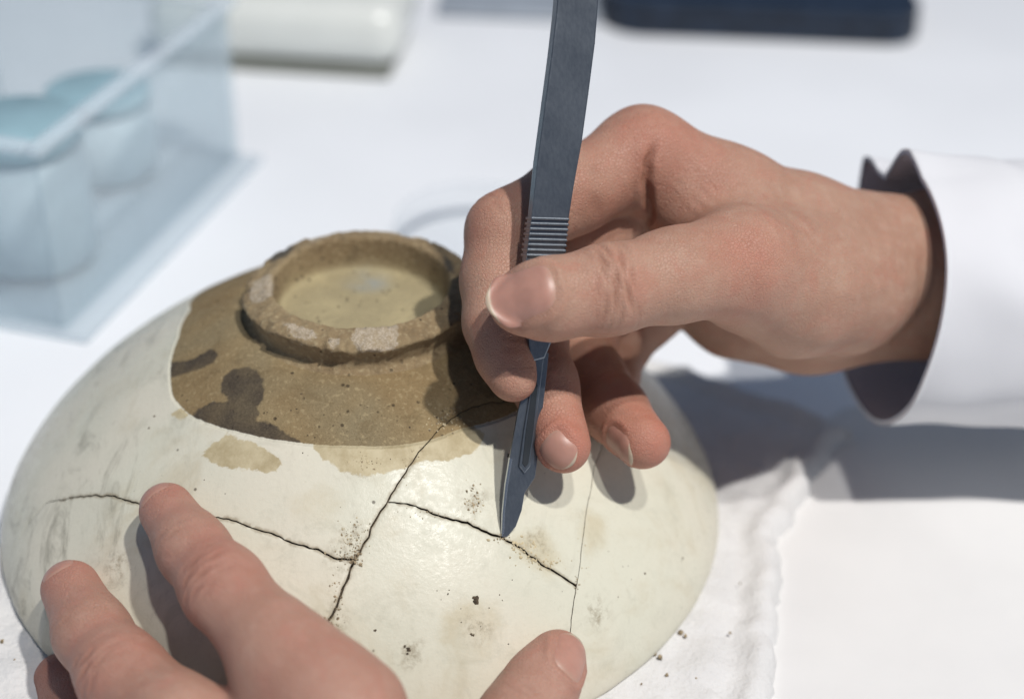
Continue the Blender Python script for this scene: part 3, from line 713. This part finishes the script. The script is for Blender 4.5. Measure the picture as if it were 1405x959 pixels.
crs = [(T[3], T[4] - T[3], TOC + 0.25 * UP, [(-3.2, .55), (-1.4, 1.0), (0.4, .9), (2.0, 1.1), (3.6, .7), (5.2, .35)], 0.75, 0.55, 9.5),
       (T[1], T[2] - T[1], TOC, [(6, .25), (8, .2)], 0.4, 0.8, 9),
       (I[2], I[2] - I[1], UP + 0.5 * TOC, [(-2, .5), (0, .8), (2, .6)], 0.35, 0.6, 8),
       (P(889, 258, 356), RT, TOC, [(0, 2.2), (-3.0, .25)], 0.9, 1.0, 9), (P(816, 268, 349), RT, TOC, [(0.01, .7)], 0.6, 1.9, 8), (P(958, 262, 358), RT + 0.9 * UP, TOC, [(-5, .5), (-2.5, .7), (0, .6), (2.5, .5), (5, .35)], 0.20, 0.7, 7),
       (P(1120, 318, 362), UP + 0.35 * RT, TOC, [(0, -.7)], 0.5, 2.0, 16), (P(1185, 400, 368), UP - 0.15 * RT, TOC, [(0, -.6), (7, -.4)], 0.45, 1.8, 15),
       (P(1240, 400, 384), RT, TOC, [(-4, .3), (0, .4), (5, .3)], 0.35, 0.8, 12),
       (I[4], I[5] - I[4], TOC, [(-1, .4), (1, .4)], 0.3, 0.6, 6),
       (Md[4], Md[5] - Md[4], TOC, [(-1.5, .6), (0.5, .6)], 0.3, 0.6, 8), (Rg[4], Rg[5] - Rg[4], TOC, [(-3, .6), (-1, .5)], 0.3, 0.6, 8)]
reds = [(T[1] + TOC * 12, 13, .6), (T[3], 12, .4), (T[5], 10, .5), (I[0] + TOC * 9, 16, .65), (I[2], 12, .5), (I[6], 9, .35), (Md[5], 15, .95), (Rg[5], 17, .95), (Rg[2], 12, .4), (P(960, 250, 362), 14, .45), (P(850, 280, 352), 15, .5)]
ra = (Rg[5] - Rg[4]) / np.linalg.norm(Rg[5] - Rg[4])
RN = [(P(717, 404, 318), T[5] - T[3], TOC * 1.0 + 0.30 * UP - 0.15 * RT, 14.5, 12.6), (P(764, 620, 333), RT * 0.75 - UP * 0.62, TOC * 0.85 - 0.42 * UP - 0.25 * RT, 8.6, 8.6),
      (Rg[5] - ra * 1.2, ra, TOC * 0.85 - 0.52 * UP + 0.05 * RT, 10.4, 9.8)]
finish_hand('skin', RH, 0.62, M_skinR, right, reds, crs, nails=RN)
for i_, q_ in enumerate(RN): nail(RH, *q_, right, run=(i_ == 0), lift=0.10)

# ---- sleeve
ax0, ax1 = P(1214, 400, 400), P(1632, 408, 414)
AX = ax1 - ax0; LEN = np.linalg.norm(AX); AX /= LEN
SU = UP - AX * (UP @ AX); SU /= np.linalg.norm(SU); SN = np.cross(SU, AX)          # SU up in the picture, SN across
if SN @ FW > 0: SN = -SN                                                            # SN towards the camera
def sleeve_pts(rad_off):
    NT_, NL = 144, 60; V = np.zeros((NL, NT_, 3))
    for j in range(NT_):
        a = 2 * math.pi * j / NT_; ca, sa = math.cos(a), math.sin(a)               # a=0: towards the camera, 90 deg: up
        rim = 0.8 * math.sin(3 * a + 1)
        for i in range(NL):
            u = i / (NL - 1); x = rim * (1 - u) ** 2 + u * LEN
            r = 36.8 + 1.5 * u
            fold = 0.7 * math.sin(2.0 * a + 5 * u) + 0.55 * math.sin(5 * a + 11 * u + 2 * math.sin(3 * a)) * min(1, 4 * u) + 2.8 * mnoise.noise(Vector((ca * 1.8, sa * 1.8, u * 4.5))) * min(1, u * 3 + 0.2)
            dg = math.degrees(a) % 360
            notch = 0.0
            for c_, am, wd in ((90, -5.0, 17.0), (66, 3.2, 16), (114, 7.0, 15)):
                q = abs((dg - c_ + 180) % 360 - 180) / wd
                if q < 1: notch += am * (1 - q)
            r += fold + notch * max(0, 1 - x / 26.0 if x > 0 else 1) + rad_off
            V[i, j] = ax0 + AX * x + SN * (ca * r) + SU * (sa * r)
    V[:, :, 2] = np.maximum(V[:, :, 2], TZ + 1.4 - rad_off)
    return V
def tube_faces(NL, NT_, flip):
    Fc = []
    for i in range(NL - 1):
        for j in range(NT_):
            f = [i * NT_ + j, i * NT_ + (j + 1) % NT_, (i + 1) * NT_ + (j + 1) % NT_, (i + 1) * NT_ + j]
            Fc.append(f[::-1] if flip else f)
    return Fc
out_v, in_v = sleeve_pts(0.0), sleeve_pts(-1.3)
NL, NTT = out_v.shape[:2]
V = np.vstack([out_v.reshape(-1, 3), (out_v * 0.5 + in_v * 0.5)[0]])
Fc = tube_faces(NL, NTT, True) + [[j, NL * NTT + j, NL * NTT + (j + 1) % NTT, (j + 1) % NTT] for j in range(NTT)]
slv = obj('coat_sleeve', mesh('coat_sleeve', V, Fc), M_coat, right)
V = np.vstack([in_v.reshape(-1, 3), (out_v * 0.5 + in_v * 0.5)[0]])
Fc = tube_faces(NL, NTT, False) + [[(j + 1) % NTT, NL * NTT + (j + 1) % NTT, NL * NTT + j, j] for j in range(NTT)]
lin = obj('cuff_inside', mesh('cuff_inside', V, Fc), M_cuff_inside, slv); lin['label'] = 'shaded blue grey inside of the cuff'

# ---- left hand, steadying the bowl
def PB(px, py, lift):
    q = bowl_hit(px, py); d = CAM - q; return q + d / np.linalg.norm(d) * lift
LI = [PB(229, 700, 7.0), PB(264, 752, 11.5), PB(306, 806, 16), PB(380, 890, 22), PB(470, 985, 29)]
LM = [PB(97, 808, 7.5), PB(126, 868, 13), PB(166, 924, 19), PB(245, 995, 27), PB(350, 1085, 330) * 0 + P(350, 1085, 306)]
LR = [P(86, 934, 346), P(108, 985, 338), P(150, 1040, 328), P(230, 1110, 312), P(300, 1175, 300)]
LL = [P(150, 1120, 335), P(170, 1160, 325), P(210, 1210, 312), P(290, 1260, 300)]
LT = [PB(766, 901, 7.0), PB(745, 936, 9.5), PB(716, 982, 14), P(650, 1085, 303), P(560, 1230, 290)]
LW = P(430, 1480, 285)
LH = Hand()
LH.chain([(P(300, 1780, 300), 27), (LW, 23), (P(460, 1250, 285), 17), (LI[4], 12.3)], 8)
LH.chain([(LW, 22), (P(390, 1260, 285), 16), (LM[4], 12)], 8, 10)
LH.chain([(LW, 21), (P(330, 1300, 290), 15), (LR[4], 11.5)], 8, 10)
LH.chain([(LW, 19), (P(300, 1330, 295), 14), (LL[3], 10.5)], 8, 10)
LH.chain([(LW, 20), (LT[4], 16), (LT[3], 11), (LT[2], 8.0), (LT[1], 7.1), (LT[0], 6.2)], 6, 9)
LH.chain([(LI[4], 12.3), (LI[3], 9.7), (LI[2], 8.6), (LI[1], 7.4), (LI[0], 6.3)], 4, 5)
LH.chain([(LM[4], 12), (LM[3], 10.0), (LM[2], 9.0), (LM[1], 7.9), (LM[0], 6.7)], 4, 3)
LH.chain([(LR[4], 11.5), (LR[3], 9.6), (LR[2], 9.2), (LR[1], 8.2), (LR[0], 6.8)], 4, 3)
LH.chain([(LL[3], 10.5), (LL[2], 8.2), (LL[1], 7.6), (LL[0], 6.4)], 4, 3)
LH.chain([(LI[3] * .5 + LI[4] * .5, 8.5), (LM[3] * .35 + LM[4] * .65, 8.5)], 5, 9)
LH.chain([(P(600, 1160, 292), 7), (P(500, 1080, 292), 8)], 5, 12)
left = thing('hand', 'left hand with spread fingers pressing on the lower side of the bowl', 'hand')
crs = [(LI[2], LI[1] - LI[2], TOC, [(-3, .6), (-1.2, .9), (0.6, 1.0), (2.4, .7), (4.0, .5), (-4.6, .4)], 0.55, 0.6, 7), (LI[1], LI[0] - LI[1], TOC, [(-1.2, .7), (.6, .6)], 0.28, 0.55, 6),
       (LM[2], LM[1] - LM[2], TOC, [(-2.5, .7), (-0.7, 1.0), (1.4, .8), (3.0, .6), (-4.2, .5)], 0.55, 0.6, 7), (LM[1], LM[0] - LM[1], TOC, [(-1, .6), (.8, .6)], 0.28, 0.55, 6),
       (LT[2], LT[1] - LT[2], TOC, [(-2, .7), (0, 1), (2, .7)], 0.35, 0.6, 7)]
reds = [(LI[2], 11, .85), (LI[0], 11, .75), (LM[2], 11, .8), (LM[0], 11, .85), (LR[0], 16, .9), (LT[0], 11, .7), (LI[4], 18, .3)]
LN = [(LT[0] - (LT[0] - LT[1]) * 0.05 + TOC * 2, LT[0] - LT[1], TOC * 0.72 + 0.55 * RT + 0.25 * UP, 11.5, 9.6)]
finish_hand('skin', LH, 0.62, M_skinL, left, reds, crs, nails=LN)
nl = lambda c, ax, n, L, Wd: nail(LH, c, ax, n, L, Wd, left, run=False)
nl(*LN[0])
for q0, q1 in ((LI[0], LI[1]), (LM[0], LM[1])):
    fa = (q0 - q1) / np.linalg.norm(q0 - q1); nl(q0 + fa * 3.0, fa, TOC + 0.25 * RT, 7.5, 9.5)

# ================================================================== SCALPEL
tip = bowl_hit(690, 738)
t_depth = float((tip - CAM) @ FW)
top_p = P(796, -60, t_depth - 8)
sx = top_p - tip; sx /= np.linalg.norm(sx)
sn = -FW + 0.36 * RT; sn = sn - sx * (sn @ sx); sn /= np.linalg.norm(sn)           # face of the handle
def on_s(px, py, off=0.0):
    r = ray(px, py); p0 = tip + sn * off; return CAM + r * (((p0 - CAM) @ sn) / (r @ sn))
scal = thing('scalpel', 'steel scalpel with flat ribbed handle, its tip in the crack of the bowl', 'scalpel')
hp = [(770, -60), (764, 20), (757, 80), (749, 140), (738, 222), (731, 290), (723, 352), (721, 420), (727, 484), (733, 496), (748, 492), (757, 470), (766, 410), (776, 348), (781, 300), (788, 255), (799, 195), (808, 130), (817, 60), (827, -60)]
obj('handle', prism([on_s(x, y, 1.6) for x, y in hp], -sn * 3.4, 0.45), M_steel, scal)
for i in range(8):                                                                  # ribs of the grip
    y = 298 + i * 7.2; xl = np.interp(y, [290, 352], [731, 723]) - 0.5; xr = np.interp(y, [300, 348], [781, 776]) + 0.5
    q = [on_s(xl, y, 2.05), on_s(xr, y + 1.5, 2.05), on_s(xr, y + 5.6, 2.05), on_s(xl, y + 4.1, 2.05)]
    obj('grip_rib', prism(q, -sn * 4.3, 0.22), M_steel, scal)
bp = [(731, 482), (722, 520), (711, 565), (700, 625), (694, 665), (690, 705), (689, 737), (697, 735), (708, 722), (716, 700), (720, 676), (734, 655), (739, 620), (745, 560), (750, 515), (753, 484)]
M_edge = simple('ground_steel_edge', (0.42, 0.45, 0.48), 0.22, 0.9)
bl = obj('blade', prism([on_s(x, y, 0.35) for x, y in bp], -sn * 0.7, 0.12), M_steel, scal)
hub = [(736, 488), (729, 530), (719, 590), (712, 640), (720, 650), (728, 640), (735, 590), (742, 530), (747, 490)]
obj('blade_hub', prism([on_s(x, y, 0.95) for x, y in hub], -sn * 1.9, 0.3), M_steel, bl)
slot = [(736, 522), (731, 528), (722, 590), (717, 636), (721, 641), (725, 636), (732, 590), (738, 530)]
M_slot = simple('dark_slot', (0.02, 0.025, 0.03), 0.5)
obj('slot', prism([on_s(x, y, 1.12) for x, y in slot], -sn * 0.3, 0.08), M_slot, bl)

ce = [(699.5, 628), (693.5, 665), (689.5, 705), (688.5, 736.5), (691.5, 730), (693, 700), (697, 665), (703, 630)]
obj('cutting_edge', prism([on_s(x, y, 0.42) for x, y in ce], -sn * 0.84, 0.05), M_edge, bl)

# ================================================================== BACKGROUND THINGS ON THE TABLE
def rounded_box(x0, x1, y0, y1, z0, z1, rad, seg=4):
    bm = bmesh.new(); bmesh.ops.create_cube(bm, size=1.0)
    for v in bm.verts: v.co = Vector(((x0 + x1) / 2 + v.co.x * (x1 - x0), (y0 + y1) / 2 + v.co.y * (y1 - y0), (z0 + z1) / 2 + v.co.z * (z1 - z0))) * MM
    if rad: bmesh.ops.bevel(bm, geom=list(bm.edges), offset=rad * MM, segments=seg, affect='EDGES', profile=0.5)
    me = bpy.data.meshes.new('box'); bm.to_mesh(me); bm.free(); me.polygons.foreach_set('use_smooth', [True] * len(me.polygons)); return me
def round_slab(x0, x1, y0, y1, z0, z1, corner, bevel):
    pts = []
    for cx_, cy_, a0 in ((x1 - corner, y1 - corner, 0), (x0 + corner, y1 - corner, 90), (x0 + corner, y0 + corner, 180), (x1 - corner, y0 + corner, 270)):
        for k in range(9): a = math.radians(a0 + k * 11.25); pts.append((cx_ + corner * math.cos(a), cy_ + corner * math.sin(a), z1))
    return prism(pts, np.array([0, 0, z0 - z1]), bevel)
def place(o, origin, rz): o.location = Vector(origin) * MM; o.rotation_euler = (0, 0, rz); return o

# clear plastic box
M_clear = mat_plastic_clear('clear_plastic', (0.74, 0.82, 0.87), 0.24, (0.95, 0.98, 0.99)); M_rimw = mat_plastic_clear('frosted_plastic', (0.80, 0.85, 0.90), 0.34, (0.95, 0.98, 0.99))
c0 = on_z(92, 462, TZ); c1 = on_z(330, 222, TZ); dv = c1 - c0; Lb = float(np.linalg.norm(dv[:2])); rz = math.atan2(dv[1], dv[0])
box = thing('storage_box', 'clear plastic storage box holding teal capped jars', 'box'); place(box, (c0[0], c0[1], TZ), rz)
BH, BW, wt = 68.0, 210.0, 2.2                                    # local x runs along the near side, y to the left/back
def wall(x0, x1, y0, y1, z0, z1, name='wall', mat=M_clear, rad=0.5): return obj(name, rounded_box(x0, x1, y0, y1, z0, z1, rad, 2), mat, box)
wall(0, Lb, 0, wt, 3.1, BH - 3.1); wall(0, Lb, BW - wt, BW, 3.1, BH - 3.1); wall(0, wt, wt + .1, BW - wt - .1, 3.1, BH - 3.1); wall(Lb - wt, Lb, wt + .1, BW - wt - .1, 3.1, BH - 3.1)
wall(-3, Lb + 3, -9, BW, 0.2, 3.0, 'box_base', M_rimw, 1.0)
for a in ((-3, Lb + 3, -3, 3), (-3, Lb + 3, BW - 3, BW + 3), (-3, 3, 3.1, BW - 3.1), (Lb - 3, Lb + 3, 3.1, BW - 3.1)): wall(*a, BH - 3, BH + 1, 'rim', M_rimw, 1.2)
M_teal = simple('teal_plastic', (0.30, 0.46, 0.52), 0.35); M_jar = simple('pale_blue_plastic', (0.62, 0.72, 0.77), 0.3)
for i, (jx, jy, jr, jh, lbl) in enumerate([(42, 34, 21, 52, 'tall pale jar with teal cap in the near corner of the plastic box'), (34, 92, 24, 40, 'low wide pale jar with teal cap inside the plastic box'), (112, 44, 20, 34, 'small pale jar with teal cap against the long side of the plastic box'), (104, 112, 26, 58, 'large pale jar with teal cap at the back of the plastic box')]):
    j = thing('jar', lbl, 'jar', 'jars in the plastic box'); p = Vector((jx, jy, 3.2)); R_ = Matrix.Rotation(rz, 3, 'Z'); q = R_ @ p + Vector((c0[0], c0[1], TZ)); place(j, q, rz)
    V, Fc = lathe([(0, 0), (jr - 2, 0), (jr, 2), (jr, jh * .75), (jr - 3, jh * .84), (jr - 3, jh * .86)], 40); obj('jar_body', mesh('jar_body', V, Fc), M_jar, j)
    V, Fc = lathe([(jr - 1, jh * .83), (jr - .3, jh * .84), (jr - .3, jh * .98), (jr - 1.5, jh), (0, jh)], 40); obj('cap', mesh('cap', V, Fc), M_teal, j)

# white rounded case
M_case = simple('white_glossy_plastic', (0.74, 0.76, 0.72), 0.22, var=0.02); M_case_shadow = simple('case_shadow_grey', (0.22, 0.23, 0.20), 0.6)
c = on_z(430, 108, TZ); case = thing('plastic_case', 'small rounded white glossy plastic case standing behind the storage box', 'case'); place(case, (c[0], c[1], TZ), math.radians(-4))
obj('case_lid', rounded_box(-78, 40, 0, 70, 5.2, 34, 12, 6), M_case, case); obj('case_shadow_slab', rounded_box(-74, 35, 2.5, 66, 0.2, 5.0, 2, 3), M_case_shadow, case)  # lower slab: its grey-green colour stands for the shadow under the case

# dark case at the back
M_navy = simple('navy_leatherette', (0.012, 0.022, 0.042), 0.42, var=0.3, scale=120, bump=0.3); M_greyp = simple('grey_metal_plate', (0.34, 0.38, 0.43), 0.4)
c = on_z(1035, 57, TZ); dk = thing('instrument_case', 'dark navy flat instrument case with rounded corners at the back of the table', 'case'); place(dk, (c[0], c[1], TZ), math.radians(-1.0))
obj('case_body', round_slab(-75, 84, 0, 95, 0.3, 9, 20, 1.5), M_navy, dk); obj('case_lid', round_slab(-74.5, 83.5, 0.5, 94.5, 9.2, 17, 20, 2.5), M_navy, dk)
obj('hinge_plate', rounded_box(-160, -75.5, 14, 80, 0.3, 4, 2, 3), M_greyp, dk)

# clear round dish
M_dish = mat_plastic_clear('clear_dish_plastic', (0.62, 0.66, 0.70), 0.07, (0.985, 0.99, 0.993)); M_dishrim = mat_plastic_clear('dish_edge_plastic', (0.36, 0.40, 0.46), 0.55, (0.97, 0.98, 0.99))
c = on_z(655, 346, TZ); dish = thing('dish', 'low clear plastic dish on the table behind the foot of the bowl', 'dish'); place(dish, (c[0], c[1], TZ), 0)
V, Fc = lathe([(29.4, 1.6), (30.2, 1.6), (30.2, 12.8), (29.4, 12.8), (29.4, 1.6)], 72); obj('dish_wall', mesh('dish_wall', V, Fc, False), M_dish, dish)
V, Fc = lathe([(0, 0.3), (29.6, 0.3), (30.4, 0.7), (30.4, 1.5), (0, 1.5)], 72); obj('dish_base', mesh('dish_base', V, Fc, False), M_dish, dish)
V, Fc = lathe([(29.0, 1.6), (29.3, 1.6), (29.3, 3.4), (28.6, 3.4), (28.6, 1.7), (29.0, 1.6)], 72); obj('base_edge', mesh('base_edge', V, Fc, False), M_dishrim, dish)
V, Fc = lathe([(29.2, 12.9), (30.6, 12.9), (30.6, 13.8), (29.2, 13.8), (29.2, 12.9)], 72); obj('rim', mesh('rim', V, Fc, False), M_dish, dish)

# crumbs fallen on the tissue pad
V, Fc = [], []
ico = bmesh.new(); bmesh.ops.create_icosphere(ico, subdivisions=1, radius=1.0)
iv = np.array([v.co[:] for v in ico.verts]); ifc = [[v.index for v in f.verts] for f in ico.faces]; ico.free()
for px, py, sz in [(915, 925, .55), (934, 868, .8), (941, 872, .5), (905, 901, .7), (899, 897, .5), (1002, 868, .3), (3, 880, .6), (20, 905, .3), (968, 842, .35), (1015, 800, .3), (955, 930, .35), (880, 938, .4)]:
    c = on_z(px, py, -2.6); k = len(V); V.extend((c + iv * sz * (1 + rng.uniform(-.35, .35, (len(iv), 1))) * rng.uniform(.6, 1.3, 3)).tolist()); Fc.extend([[i + k for i in f] for f in ifc])
o = obj('fallen_crumbs', mesh('fallen_crumbs', V, Fc, False), M_crumb, bpy.data.objects['tissue_pad']); o['kind'] = 'stuff'
